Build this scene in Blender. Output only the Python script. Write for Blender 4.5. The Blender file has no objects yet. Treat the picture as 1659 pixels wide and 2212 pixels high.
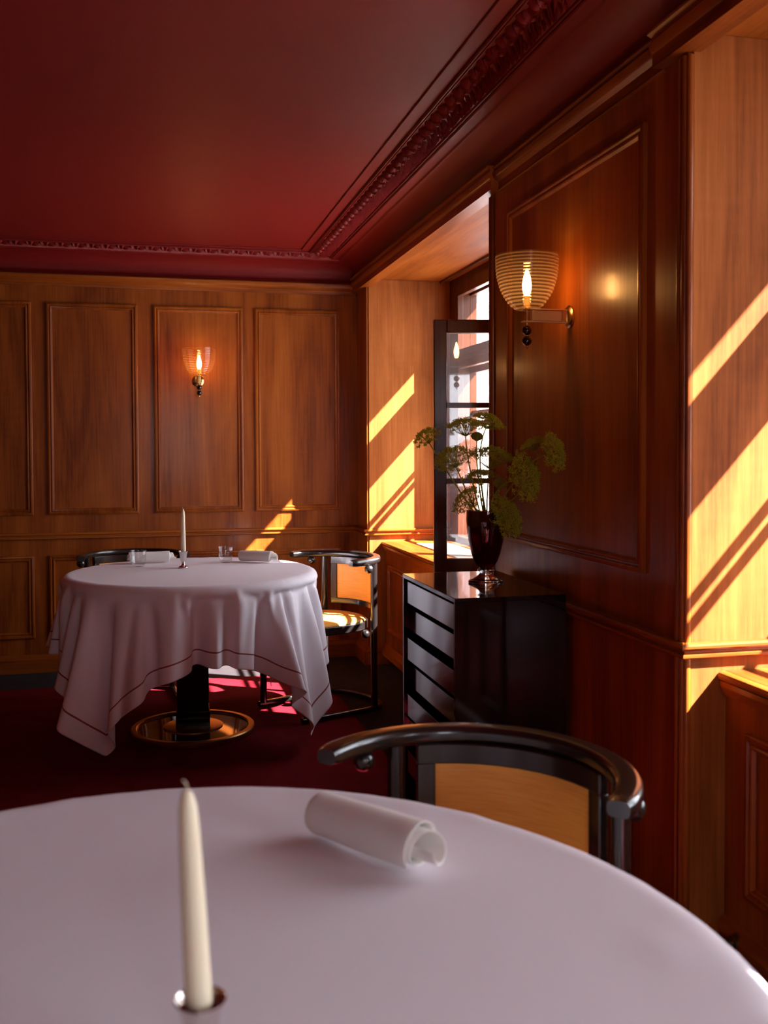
import bpy, bmesh, math, random
from mathutils import Vector, Matrix
random.seed(7)
PI = math.pi
S = bpy.context.scene
COL = S.collection

# ------------------------------------------------------------------ camera
FPX, CYPX = 2139.28, 1031.69
yaw, pitch, roll = -0.23776605, -0.02916, 0.00330332
Rc = Matrix.Rotation(yaw, 3, 'Z') @ Matrix.Rotation(pitch, 3, 'X') @ Matrix.Rotation(roll, 3, 'Y')
right, fwd, up = Rc.col[0], Rc.col[1], Rc.col[2]
cd = bpy.data.cameras.new('camera')
cam = bpy.data.objects.new('camera', cd); COL.objects.link(cam)
mw = Matrix.Identity(4)
for i in range(3):
    mw[i][0] = right[i]; mw[i][1] = up[i]; mw[i][2] = -fwd[i]
mw[2][3] = 1.33
cam.matrix_world = mw
cd.sensor_fit = 'HORIZONTAL'; cd.sensor_width = 36.0
cd.lens = 36.0 * FPX / 1659.0
cd.shift_y = -(1106.0 - CYPX) / 1659.0
cd.clip_start = 0.02
cd.dof.use_dof = True; cd.dof.focus_distance = 4.2; cd.dof.aperture_fstop = 6.3
S.camera = cam

# ------------------------------------------------------------------ world, sun, exposure
W = bpy.data.worlds.new('sky'); S.world = W; W.use_nodes = True
bg = W.node_tree.nodes['Background']
bg.inputs[0].default_value = (0.88, 0.91, 1.0, 1); bg.inputs[1].default_value = 9.0
SUN_DIR = Vector((-1.56, 1.0, -1.69)).normalized()
sd = bpy.data.lights.new('sun', 'SUN'); sd.energy = 84.0; sd.angle = math.radians(0.53); sd.color = (1.0, 0.92, 0.96)
so = bpy.data.objects.new('sun', sd); COL.objects.link(so)
so.rotation_euler = SUN_DIR.to_track_quat('-Z', 'Y').to_euler(); so.location = (8, -4, 9)
S.view_settings.view_transform = 'Standard'; S.view_settings.look = 'None'
S.view_settings.exposure = 0.0; S.view_settings.gamma = 1.0; S.view_settings.use_curve_mapping = False
try:
    S.cycles.use_denoising = True
    S.cycles.max_bounces = 14; S.cycles.diffuse_bounces = 7; S.cycles.glossy_bounces = 5
    S.cycles.transparent_max_bounces = 16; S.cycles.transmission_bounces = 8
    S.cycles.sample_clamp_indirect = 12.0
    S.cycles.caustics_reflective = False; S.cycles.caustics_refractive = False
except Exception:
    pass

def portal(loc, direction, sx, sy):
    l = bpy.data.lights.new('window_portal', 'AREA'); l.shape = 'RECTANGLE'; l.size = sx; l.size_y = sy
    l.cycles.is_portal = True
    o = bpy.data.objects.new('window_portal', l); COL.objects.link(o)
    o.location = loc; o.rotation_euler = Vector(direction).to_track_quat('-Z', 'Y').to_euler()

# ------------------------------------------------------------------ materials
MATS = {}
def nmat(name):
    m = bpy.data.materials.new(name); m.use_nodes = True
    nt = m.node_tree; b = nt.nodes['Principled BSDF']
    MATS[name] = m
    return m, nt, b
def plain(name, col, rough=0.5, metal=0.0, coat=0.0, bump=0.0, bscale=200.0, spec=0.5, sheen=0.0, var=0.0):
    m, nt, b = nmat(name)
    b.inputs['Base Color'].default_value = (*col, 1); b.inputs['Roughness'].default_value = rough
    b.inputs['Metallic'].default_value = metal; b.inputs['Coat Weight'].default_value = coat
    b.inputs['Coat Roughness'].default_value = 0.08; b.inputs['Specular IOR Level'].default_value = spec
    if sheen:
        b.inputs['Sheen Weight'].default_value = sheen
    tc = nt.nodes.new('ShaderNodeTexCoord'); no = nt.nodes.new('ShaderNodeTexNoise')
    no.inputs['Scale'].default_value = bscale; no.inputs['Detail'].default_value = 3
    nt.links.new(tc.outputs['Object'], no.inputs['Vector'])
    if bump:
        bp = nt.nodes.new('ShaderNodeBump'); bp.inputs['Strength'].default_value = bump; bp.inputs['Distance'].default_value = 0.002
        nt.links.new(no.outputs['Fac'], bp.inputs['Height']); nt.links.new(bp.outputs['Normal'], b.inputs['Normal'])
    if var:
        mx = nt.nodes.new('ShaderNodeMix'); mx.data_type = 'RGBA'
        mx.inputs[6].default_value = (*[c * (1 - var) for c in col], 1); mx.inputs[7].default_value = (*[min(1, c * (1 + var)) for c in col], 1)
        nt.links.new(no.outputs['Fac'], mx.inputs[0]); nt.links.new(mx.outputs[2], b.inputs['Base Color'])
    return m

def wood(name, axis='z', dark=(0.135, 0.024, 0.003), mid=(0.28, 0.066, 0.007), light=(0.41, 0.115, 0.014), rough=0.36, coat=0.17, spec=0.18):
    m, nt, b = nmat(name)
    L = nt.links.new; N = nt.nodes.new
    tc = N('ShaderNodeTexCoord'); oi = N('ShaderNodeObjectInfo')
    off = N('ShaderNodeVectorMath'); off.operation = 'ADD'
    sc = N('ShaderNodeVectorMath'); sc.operation = 'SCALE'; sc.inputs[0].default_value = (13.1, 7.7, 3.3)
    L(oi.outputs['Random'], sc.inputs['Scale']); L(tc.outputs['Object'], off.inputs[0]); L(sc.outputs[0], off.inputs[1])
    def mapped(a, g):
        mp = N('ShaderNodeMapping'); s = [a, a, a]; s['xyz'.index(axis)] = g
        mp.inputs['Scale'].default_value = s; L(off.outputs[0], mp.inputs['Vector']); return mp
    big = N('ShaderNodeTexNoise'); big.inputs['Scale'].default_value = 1; big.inputs['Detail'].default_value = 3; big.inputs['Distortion'].default_value = 1.2
    L(mapped(5.5, 0.8).outputs[0], big.inputs['Vector'])
    fine = N('ShaderNodeTexNoise'); fine.inputs['Scale'].default_value = 1; fine.inputs['Detail'].default_value = 5
    L(mapped(95, 3.0).outputs[0], fine.inputs['Vector'])
    pore = N('ShaderNodeTexNoise'); pore.inputs['Scale'].default_value = 1; pore.inputs['Detail'].default_value = 2
    L(mapped(420, 22).outputs[0], pore.inputs['Vector'])
    curl = N('ShaderNodeTexNoise'); curl.inputs['Scale'].default_value = 1; curl.inputs['Detail'].default_value = 2
    L(mapped(11, 40).outputs[0], curl.inputs['Vector'])
    def mth(op, a, bb):
        n = N('ShaderNodeMath'); n.operation = op
        for k, v in ((0, a), (1, bb)):
            if isinstance(v, (int, float)): n.inputs[k].default_value = v
            else: L(v, n.inputs[k])
        return n.outputs[0]
    f = mth('MULTIPLY', big.outputs['Fac'], 0.66)
    f = mth('ADD', f, mth('MULTIPLY', fine.outputs['Fac'], 0.30))
    f = mth('ADD', f, mth('MULTIPLY', pore.outputs['Fac'], 0.10))
    f = mth('ADD', f, mth('MULTIPLY', curl.outputs['Fac'], 0.05))
    f = mth('ADD', f, mth('MULTIPLY', oi.outputs['Random'], 0.06))
    cr = N('ShaderNodeValToRGB'); e = cr.color_ramp.elements
    e[0].position = 0.40; e[0].color = (*dark, 1); e[1].position = 0.78; e[1].color = (*light, 1)
    x = e.new(0.58); x.color = (*mid, 1)
    L(f, cr.inputs[0]); L(cr.outputs[0], b.inputs['Base Color'])
    b.inputs['Roughness'].default_value = rough; b.inputs['Coat Weight'].default_value = coat; b.inputs['Coat Roughness'].default_value = 0.16; b.inputs['Specular IOR Level'].default_value = spec
    bp = N('ShaderNodeBump'); bp.inputs['Strength'].default_value = 0.12; bp.inputs['Distance'].default_value = 0.0008
    L(pore.outputs['Fac'], bp.inputs['Height']); L(bp.outputs['Normal'], b.inputs['Normal'])
    return m

wood('wood_v', 'z'); wood('wood_reveal', 'z', (0.17, 0.042, 0.008), (0.32, 0.092, 0.018), (0.45, 0.148, 0.033), 0.6, 0.0, .10); wood('wood_soffit', 'y', (0.15, 0.033, 0.004), (0.28, 0.072, 0.009), (0.40, 0.118, 0.016), 0.5, 0.0, .10); wood('wood_x', 'x'); wood('wood_y', 'y')
wood('wood_frame_v', 'z', (0.05, 0.014, 0.005), (0.09, 0.024, 0.008), (0.13, 0.037, 0.011), 0.4, 0.2)
wood('wood_frame_y', 'y', (0.05, 0.014, 0.005), (0.09, 0.024, 0.008), (0.13, 0.037, 0.011), 0.4, 0.2)
plain('ceiling_red', (0.19, 0.0095, 0.008), 0.5, bump=0.25, bscale=260, spec=0.22)
plain('plaster_white', (0.75, 0.73, 0.70), 0.8, bump=0.1)
plain('black_lacquer', (0.004, 0.0035, 0.004), 0.06, coat=0.5, spec=0.35)
plain('drawer_lacquer', (0.012, 0.009, 0.016), 0.12, coat=1.0, spec=0.7)
plain('ebonised_wood', (0.010, 0.008, 0.007), 0.26, coat=0.5, spec=0.6)
plain('black_bead', (0.004, 0.004, 0.004), 0.05, coat=1.0)
plain('brass', (0.72, 0.44, 0.15), 0.22, metal=1.0)
plain('brass_satin', (0.55, 0.33, 0.13), 0.38, metal=1.0)
plain('brass_arm', (0.86, 0.56, 0.18), 0.30, metal=0.45)
plain('silver', (0.80, 0.76, 0.72), 0.14, metal=1.0)
plain('grille_metal', (0.70, 0.66, 0.58), 0.35, metal=0.8)
plain('wax', (0.94, 0.83, 0.60), 0.42, spec=0.4)
MATS['wax'].node_tree.nodes['Principled BSDF'].inputs['Subsurface Weight'].default_value = 0.25
MATS['wax'].node_tree.nodes['Principled BSDF'].inputs['Subsurface Radius'].default_value = (0.02, 0.012, 0.006)
plain('wick', (0.55, 0.45, 0.32), 0.9)
plain('napkin_linen', (0.88, 0.85, 0.81), 0.85, bump=0.25, bscale=900, sheen=0.1)
plain('stem_green', (0.36, 0.44, 0.045), 0.55)
plain('bloom_green', (0.70, 0.74, 0.06), 0.6, var=0.35, bscale=60)
plain('bud_green', (0.32, 0.32, 0.06), 0.6, var=0.4, bscale=90)
plain('pipe_metal', (0.20, 0.14, 0.07), 0.35, metal=0.9)

for _n in ('bloom_green', 'stem_green', 'bud_green'):       # thin plant tissue lets light through
    _nt = MATS[_n].node_tree; _b = _nt.nodes['Principled BSDF']; _o = _nt.nodes['Material Output']
    _t = _nt.nodes.new('ShaderNodeBsdfTranslucent'); _t.inputs[0].default_value = (0.78, 0.82, 0.08, 1)
    _x = _nt.nodes.new('ShaderNodeMixShader'); _x.inputs[0].default_value = .45
    _nt.links.new(_b.outputs[0], _x.inputs[1]); _nt.links.new(_t.outputs[0], _x.inputs[2]); _nt.links.new(_x.outputs[0], _o.inputs[0])
def carpet(name, col, var):
    m, nt, b = nmat(name); L = nt.links.new; N = nt.nodes.new
    tc = N('ShaderNodeTexCoord')
    a = N('ShaderNodeTexNoise'); a.inputs['Scale'].default_value = 900; a.inputs['Detail'].default_value = 2
    c = N('ShaderNodeTexNoise'); c.inputs['Scale'].default_value = 9; c.inputs['Detail'].default_value = 4
    L(tc.outputs['Object'], a.inputs['Vector']); L(tc.outputs['Object'], c.inputs['Vector'])
    ad = N('ShaderNodeMath'); ad.operation = 'ADD'; L(a.outputs['Fac'], ad.inputs[0]); L(c.outputs['Fac'], ad.inputs[1])
    dv = N('ShaderNodeMath'); dv.operation = 'MULTIPLY'; dv.inputs[1].default_value = 0.5; L(ad.outputs[0], dv.inputs[0])
    cr = N('ShaderNodeValToRGB'); e = cr.color_ramp.elements
    e[0].position = 0.3; e[0].color = (*[v * (1 - var) for v in col], 1); e[1].position = 0.7; e[1].color = (*[v * (1 + var) for v in col], 1)
    L(dv.outputs[0], cr.inputs[0]); L(cr.outputs[0], b.inputs['Base Color'])
    b.inputs['Roughness'].default_value = 1.0; b.inputs['Specular IOR Level'].default_value = 0.1
    bp = N('ShaderNodeBump'); bp.inputs['Strength'].default_value = 0.6; bp.inputs['Distance'].default_value = 0.004
    L(a.outputs['Fac'], bp.inputs['Height']); L(bp.outputs['Normal'], b.inputs['Normal'])
carpet('carpet_red', (0.17, 0.006, 0.012), 0.25)
carpet('carpet_dark', (0.040, 0.034, 0.034), 0.3)

def upholstery():
    m, nt, b = nmat('upholstery'); L = nt.links.new; N = nt.nodes.new
    tc = N('ShaderNodeTexCoord'); mp = N('ShaderNodeMapping'); mp.inputs['Scale'].default_value = (14, 14, 260); L(tc.outputs['Object'], mp.inputs[0])
    n = N('ShaderNodeTexNoise'); n.inputs['Scale'].default_value = 1; n.inputs['Detail'].default_value = 4; L(mp.outputs[0], n.inputs['Vector'])
    cr = N('ShaderNodeValToRGB'); e = cr.color_ramp.elements
    e[0].position = 0.3; e[0].color = (0.80, 0.34, 0.045, 1); e[1].position = 0.7; e[1].color = (0.92, 0.46, 0.085, 1)
    L(n.outputs['Fac'], cr.inputs[0]); L(cr.outputs[0], b.inputs['Base Color']); b.inputs['Roughness'].default_value = 0.5
    bp = N('ShaderNodeBump'); bp.inputs['Strength'].default_value = 0.2; bp.inputs['Distance'].default_value = 0.001
    L(n.outputs['Fac'], bp.inputs['Height']); L(bp.outputs['Normal'], b.inputs['Normal'])
upholstery()

def linen():
    m, nt, b = nmat('table_linen'); L = nt.links.new; N = nt.nodes.new
    uv = N('ShaderNodeUVMap'); uv.uv_map = 'UVMap'
    sp = N('ShaderNodeSeparateXYZ'); L(uv.outputs[0], sp.inputs[0])
    def edge(s):                       # distance from the nearer edge, 0..0.5
        a = N('ShaderNodeMath'); a.operation = 'SUBTRACT'; a.inputs[1].default_value = 0.5; L(s, a.inputs[0])
        c = N('ShaderNodeMath'); c.operation = 'ABSOLUTE'; L(a.outputs[0], c.inputs[0])
        d = N('ShaderNodeMath'); d.operation = 'SUBTRACT'; d.inputs[0].default_value = 0.5; L(c.outputs[0], d.inputs[1]); return d.outputs[0]
    mn = N('ShaderNodeMath'); mn.operation = 'MINIMUM'; L(edge(sp.outputs[0]), mn.inputs[0]); L(edge(sp.outputs[1]), mn.inputs[1])
    cm = N('ShaderNodeMath'); cm.operation = 'COMPARE'; cm.inputs[1].default_value = 0.036; cm.inputs[2].default_value = 0.0017; L(mn.outputs[0], cm.inputs[0])
    mx = N('ShaderNodeMix'); mx.data_type = 'RGBA'; mx.inputs[6].default_value = (0.84, 0.81, 0.87, 1); mx.inputs[7].default_value = (0.30, 0.085, 0.07, 1)
    L(cm.outputs[0], mx.inputs[0]); L(mx.outputs[2], b.inputs['Base Color'])
    b.inputs['Roughness'].default_value = 0.72; b.inputs['Specular IOR Level'].default_value = 0.3; b.inputs['Sheen Weight'].default_value = 0.08
    sc = N('ShaderNodeMapping'); sc.inputs['Scale'].default_value = (900, 900, 900); L(uv.outputs[0], sc.inputs[0])
    n = N('ShaderNodeTexNoise'); n.inputs['Scale'].default_value = 1; L(sc.outputs[0], n.inputs['Vector'])
    bp = N('ShaderNodeBump'); bp.inputs['Strength'].default_value = 0.12; bp.inputs['Distance'].default_value = 0.0008
    L(n.outputs['Fac'], bp.inputs['Height']); L(bp.outputs['Normal'], b.inputs['Normal'])
linen()

def thin_glass(name, tint=(1, 1, 1), refl=0.5, rough=0.02, haze=0.0, hazecol=(1, 1, 1), ribs=False):
    m = bpy.data.materials.new(name); m.use_nodes = True; MATS[name] = m
    nt = m.node_tree; nt.nodes.clear(); N = nt.nodes.new; L = nt.links.new
    out = N('ShaderNodeOutputMaterial'); tr = N('ShaderNodeBsdfTransparent'); tr.inputs[0].default_value = (*tint, 1)
    gl = N('ShaderNodeBsdfGlossy'); gl.inputs['Roughness'].default_value = rough
    lw = N('ShaderNodeLayerWeight'); lw.inputs[0].default_value = 0.5
    pw = N('ShaderNodeMath'); pw.operation = 'POWER'; pw.inputs[1].default_value = 4.0; L(lw.outputs['Facing'], pw.inputs[0])
    ma = N('ShaderNodeMath'); ma.operation = 'MULTIPLY_ADD'; ma.inputs[1].default_value = .75; ma.inputs[2].default_value = refl; L(pw.outputs[0], ma.inputs[0])
    mx = N('ShaderNodeMixShader'); L(ma.outputs[0], mx.inputs[0]); L(tr.outputs[0], mx.inputs[1]); L(gl.outputs[0], mx.inputs[2])
    res = mx.outputs[0]
    if haze:
        df = N('ShaderNodeBsdfTranslucent'); df.inputs[0].default_value = (*hazecol, 1)
        no = N('ShaderNodeTexNoise'); no.inputs['Scale'].default_value = 6; no.inputs['Detail'].default_value = 6
        tc = N('ShaderNodeTexCoord'); L(tc.outputs['Object'], no.inputs['Vector'])
        mu = N('ShaderNodeMath'); mu.operation = 'MULTIPLY'; mu.inputs[1].default_value = haze * 2; L(no.outputs['Fac'], mu.inputs[0])
        if ribs:          # thicker, more coloured glass on every moulded rib
            sx = N('ShaderNodeSeparateXYZ'); L(tc.outputs['Object'], sx.inputs[0])
            si = N('ShaderNodeMath'); si.operation = 'SINE'; k1 = N('ShaderNodeMath'); k1.operation = 'MULTIPLY_ADD'; k1.inputs[1].default_value = 2 * PI * 17 / .170; k1.inputs[2].default_value = -2 * PI * 17 * .018 / .170
            L(sx.outputs[2], k1.inputs[0]); L(k1.outputs[0], si.inputs[0])
            k2 = N('ShaderNodeMath'); k2.operation = 'MULTIPLY_ADD'; k2.inputs[1].default_value = .8; k2.inputs[2].default_value = 1.0; L(si.outputs[0], k2.inputs[0]); L(k2.outputs[0], mu.inputs[0])
        m2 = N('ShaderNodeMixShader'); L(mu.outputs[0], m2.inputs[0]); L(res, m2.inputs[1]); L(df.outputs[0], m2.inputs[2]); res = m2.outputs[0]
    L(res, out.inputs[0])
thin_glass('window_glass', (0.97, 0.97, 0.97), 0.03)
thin_glass('casement_glass', (0.95, 0.94, 0.92), 0.06, haze=0.035)
thin_glass('clear_glass', (0.97, 0.97, 0.97), 0.05)
thin_glass('amber_glass', (0.90, 0.68, 0.46), 0.10, rough=0.05, haze=0.02, hazecol=(1.0, 0.60, 0.28), ribs=True)
def red_glass():
    m, nt, b = nmat('red_glass')
    b.inputs['Base Color'].default_value = (0.12, 0.002, 0.008, 1); b.inputs['Roughness'].default_value = 0.03
    b.inputs['Transmission Weight'].default_value = 0.75; b.inputs['IOR'].default_value = 1.5; b.inputs['Coat Weight'].default_value = 0.6
red_glass()
def solid_glass():
    m, nt, b = nmat('solid_glass')
    b.inputs['Base Color'].default_value = (0.96, 0.93, 0.88, 1); b.inputs['Roughness'].default_value = 0.02
    b.inputs['Transmission Weight'].default_value = 1.0; b.inputs['IOR'].default_value = 1.48
solid_glass()
def lamp_glow():
    m, nt, b = nmat('bulb_glow')
    b.inputs['Base Color'].default_value = (1, 0.8, 0.5, 1)
    b.inputs['Emission Color'].default_value = (1.0, 0.62, 0.26, 1); b.inputs['Emission Strength'].default_value = 110.0
lamp_glow()

# ------------------------------------------------------------------ mesh helpers
class M:
    def __init__(s): s.v = []; s.f = []
    def add(s, vs, fs):
        k = len(s.v); s.v += [tuple(p) for p in vs]; s.f += [tuple(i + k for i in f) for f in fs]; return s
    def box(s, x0, x1, y0, y1, z0, z1):
        vs = [(x, y, z) for z in (z0, z1) for y in (y0, y1) for x in (x0, x1)]
        return s.add(vs, [(0, 2, 3, 1), (4, 5, 7, 6), (0, 1, 5, 4), (2, 6, 7, 3), (0, 4, 6, 2), (1, 3, 7, 5)])
    def grid(s, rows, closed=False, cap=False):
        k = len(s.v); n = len(rows[0])
        for r in rows: s.v += [tuple(p) for p in r]
        for i in range(len(rows) - 1):
            for j in range(n if closed else n - 1):
                a = k + i * n + j; b = k + i * n + (j + 1) % n
                s.f.append((a, b, b + n, a + n))
        if cap and closed:
            s.f.append(tuple(k + j for j in reversed(range(n)))); e = k + (len(rows) - 1) * n
            s.f.append(tuple(e + j for j in range(n)))
        return s
    def lathe(s, prof, n=32, c=(0, 0, 0), axis='z', cap=True):
        rows = []
        for r, h in prof:
            row = []
            for j in range(n):
                a = 2 * PI * j / n; p = (r * math.cos(a), r * math.sin(a), h)
                if axis == 'x': p = (p[2], p[0], p[1])
                if axis == 'y': p = (p[1], p[2], p[0])
                row.append((c[0] + p[0], c[1] + p[1], c[2] + p[2]))
            rows.append(row)
        return s.grid(rows, True, cap)
    def ball(s, c, r, n=16, m=10, sc=(1, 1, 1)):
        rows = [[(c[0] + sc[0] * r * math.sin(t) * math.cos(2 * PI * j / n), c[1] + sc[1] * r * math.sin(t) * math.sin(2 * PI * j / n), c[2] - sc[2] * r * math.cos(t)) for j in range(n)]
                for t in [PI * (i + .001) / (m + .002) for i in range(m + 1)]]
        return s.grid(rows, True, True)
    def tube(s, pts, rad, n=8, cap=True):
        pts = [Vector(p) for p in pts]; rows = []; ref = None
        for i, p in enumerate(pts):
            t = (pts[min(i + 1, len(pts) - 1)] - pts[max(i - 1, 0)]).normalized()
            if ref is None: ref = Vector((0, 0, 1)) if abs(t.z) < .9 else Vector((1, 0, 0))
            u = (ref - t * ref.dot(t)).normalized(); w = t.cross(u); ref = u
            r = rad[i] if isinstance(rad, (list, tuple)) else rad
            rows.append([p + (u * math.cos(2 * PI * j / n) + w * math.sin(2 * PI * j / n)) * r for j in range(n)])
        return s.grid(rows, True, cap)
    def sweep_flat(s, path, section):
        """sweep a closed section of (side, height) points along a horizontal path"""
        rows = []; P = [Vector((p[0], p[1], 0)) for p in path]; zz = [p[2] for p in path]
        for i, p in enumerate(P):
            t = (P[min(i + 1, len(P) - 1)] - P[max(i - 1, 0)]).normalized(); nrm = Vector((t.y, -t.x, 0))
            rows.append([(p.x + nrm.x * a, p.y + nrm.y * a, zz[i] + b) for a, b in section])
        return s.grid(rows, True, True)
    def mould(s, prof, along, a, b, at, nrm, ma=0, mb=0):
        """extrude profile [(proud, z)] along 'x' or 'y' from a to b; wall plane at coordinate `at`, nrm=+-1; ma/mb: mitre factor"""
        rows = []
        for e, m in ((a, ma), (b, mb)):
            row = []
            for d, z in prof:
                q = e + m * d; w = at + nrm * d
                row.append((q, w, z) if along == 'x' else (w, q, z))
            rows.append(row)
        return s.grid(rows, True, True)
    def frame(s, o, u, v, n, u0, u1, v0, v1, prof):
        o, u, v, n = map(Vector, (o, u, v, n)); rows = []
        for d, h in prof:
            rows.append([o + u * (u0 + d) + v * (v0 + d) + n * h, o + u * (u1 - d) + v * (v0 + d) + n * h,
                         o + u * (u1 - d) + v * (v1 - d) + n * h, o + u * (u0 + d) + v * (v1 - d) + n * h])
        return s.grid(rows, True, False)
    def xf(s, mat):
        s.v = [tuple(mat @ Vector(p)) for p in s.v]; return s

def rounded(w, h, r, n=4):
    pts = []
    for cx, cy, a0 in ((w / 2 - r, h / 2 - r, 0), (-w / 2 + r, h / 2 - r, 90), (-w / 2 + r, -h / 2 + r, 180), (w / 2 - r, -h / 2 + r, 270)):
        for k in range(n + 1):
            a = math.radians(a0 + 90 * k / n); pts.append((cx + r * math.cos(a), cy + r * math.sin(a)))
    return pts

def obj(name, m, mat, parent=None, smooth=None, bevel=0.0, seg=2, loc=None, rot=None):
    me = bpy.data.meshes.new(name)
    me.from_pydata(m.v, [], m.f)
    bm = bmesh.new(); bm.from_mesh(me); bmesh.ops.recalc_face_normals(bm, faces=bm.faces); bm.to_mesh(me); bm.free()
    me.materials.append(MATS[mat])
    if smooth is not None:
        me.shade_smooth(); me.set_sharp_from_angle(angle=math.radians(smooth))
    o = bpy.data.objects.new(name, me); COL.objects.link(o)
    if parent is not None: o.parent = parent
    if loc is not None: o.location = loc
    if rot is not None: o.rotation_euler = rot
    if bevel:
        b = o.modifiers.new('bevel', 'BEVEL'); b.width = bevel; b.segments = seg; b.limit_method = 'ANGLE'; b.angle_limit = math.radians(40)
    return o
def inst(name, me_src, parent, mat4):
    o = bpy.data.objects.new(name, me_src.data); COL.objects.link(o); o.parent = parent; o.matrix_local = mat4; return o
def tag(o, label, cat, group=None):
    o['label'] = label; o['category'] = cat
    if group: o['group'] = group
    return o
def struct(name, m, mat, parent=None, label=None, **k):
    o = obj(name, m, mat, parent, **k); o['kind'] = 'structure'
    if label: o['label'] = label
    return o
def thing(name, label, cat, loc=(0, 0, 0), rz=0.0, group=None):
    o = bpy.data.objects.new(name, None); COL.objects.link(o); o.empty_display_size = .1
    o.location = loc; o.rotation_euler = (0, 0, rz); return tag(o, label, cat, group)
def copy_tree(o, parent=None):
    c = o.copy(); COL.objects.link(c); c.parent = parent
    for ch in list(o.children): copy_tree(ch, c)
    return c

# ================================================================== THE ROOM
XR, YB, ZC = 1.33, 6.206, 2.50           # right wall plane, back wall plane, ceiling
XL, YF = -3.70, -2.40                    # left wall and the wall behind the photographer
W1 = (3.70, 5.93); W2 = (0.95, 2.25); W3 = (-1.70, 0.50)     # window recesses in the right wall; the second stopped short against sun, the last added behind the camera for light

fl = struct('floor', M().box(XL - .3, 2.3, YF - .3, YB + .2, -.12, 0), 'carpet_dark', label='dark charcoal carpet border along the panelled walls')
cp = obj('carpet', M().box(XL + .33, 1.006, YF + .33, 5.772, 0, .004), 'carpet_red'); tag(cp, 'deep red fitted carpet under the dining tables', 'carpet')
struct('ceiling', M().box(XL - .3, 1.60, YF - .3, YB + .2, ZC, ZC + .1), 'ceiling_red', label='dark red painted ceiling')

# ---- back wall
wb = struct('wall_back', M().box(XL - .3, 2.3, YB, YB + .2, 0, ZC), 'wood_v', label='wood panelled wall at the back of the room')
PF = [(0, 0), (0, .011), (.006, .015), (.013, .015), (.017, .009), (.021, .009), (.025, .013), (.030, .012), (.036, .0035), (.040, .003)]
def panel(parent, o, u, v, n, u0, u1, v0, v1, mat='wood_v'):
    obj('panel', M().frame(o, u, v, n, u0 + .034, u1 - .034, v0 + .034, v1 - .034, [(0, 0), (0, .0032), (min(u1 - u0, v1 - v0) / 2 - .0341, .0033)]), mat, parent)
    obj('panel_moulding', M().frame(o, u, v, n, u0, u1, v0, v1, PF), mat, parent, smooth=35)
xs = [(-.557, -.031), (.063, .603), (.677, 1.215), (-1.18, -.640), (-1.80, -1.265), (-2.42, -1.885), (-3.04, -2.505), (-3.63, -3.125)]
for a, b in xs:
    panel(wb, (0, YB, 0), (1, 0, 0), (0, 0, 1), (0, -1, 0), a, b, .942, 2.205)
    panel(wb, (0, YB, 0), (1, 0, 0), (0, 0, 1), (0, -1, 0), a, b, .208, .700)
RAIL = [(0, .797), (.014, .797), (.019, .801), (.019, .807), (.012, .811), (.012, .817), (.022, .820), (.025, .825), (.025, .831), (.020, .835), (0, .837)]
CORN = [(0, 2.303), (.010, 2.303), (.012, 2.318), (.017, 2.326), (.020, 2.327), (.034, 2.338), (.042, 2.352), (.044, 2.364), (.040, 2.370), (0, 2.372)]
BASE = [(0, .001), (.022, .001), (.022, .082), (.016, .096), (.009, .104), (0, .108)]
struct('trim_1', M().mould(RAIL, 'x', XL, XR, YB, -1, 0, -1), 'wood_x', label='wooden chair rail on the back wall', smooth=30)
struct('trim_2', M().mould(CORN, 'x', XL, XR, YB, -1, 0, -1), 'wood_x', label='wooden cornice moulding on the back wall', smooth=30)
struct('baseboard_back', M().mould(BASE, 'x', XL, XR, YB, -1, 0, -1), 'wood_x', label='wooden baseboard along the back wall')
# red cove and bead above the wooden cornice
def covep():
    pr = [(0, 2.372), (.016, 2.372), (.020, 2.380), (.016, 2.390), (.010, 2.396), (.010, 2.405)]
    for k in range(9):
        a = PI / 2 * k / 8
        pr.append((.014 + .13 * (1 - math.cos(a)), 2.405 + .088 * math.sin(a)))
    return pr + [(.150, 2.499), (0, 2.499)]
struct('trim_3', M().mould(covep(), 'x', XL, XR, YB, -1, 0, -1), 'ceiling_red', label='dark red cove between cornice and ceiling at the back', smooth=30)
struct('trim_4', M().mould(covep(), 'y', YF, YB, XR, -1, 0, -1), 'ceiling_red', label='dark red cove between cornice and ceiling on the window side', smooth=30)

# ---- right wall with its two recesses
wr = M()
wr.box(XR, 2.02, 5.93, YB, 0, ZC); wr.box(XR, 2.02, W2[1], W1[0], 0, ZC); wr.box(XR, 2.02, W3[1], W2[0], 0, ZC); wr.box(XR, 2.02, YF, W3[0], 0, ZC)
for a, b in (W1, W2, W3):
    wr.box(XR, 2.02, a, b, 2.372, ZC); wr.box(1.86, 2.02, a, b, 0, .742)
wrt = struct('wall_right', wr, 'wood_v', label='wood panelled wall with the two window recesses')
panel(wrt, (XR, 0, 0), (0, 1, 0), (0, 0, 1), (-1, 0, 0), 2.455, 3.492, .987, 2.209)
for a, b in (W1, W2):
    obj('reveal_soffit', M().box(XR + .03, 1.86, a + .001, b - .001, 2.366, 2.374), 'wood_soffit', wrt)
    obj('soffit_batten', M().box(1.795, 1.815, a + .001, b - .001, 2.352, 2.368), 'wood_frame_y', wrt, bevel=.003)
    obj('reveal_panel', M().box(XR + .012, 1.862, b - .006, b + .01, .002, 2.366), 'wood_reveal', wrt, bevel=.002)
    obj('reveal_panel', M().box(XR + .012, 1.862, a - .01, a + .006, .002, 2.366), 'wood_reveal', wrt, bevel=.002)
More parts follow.
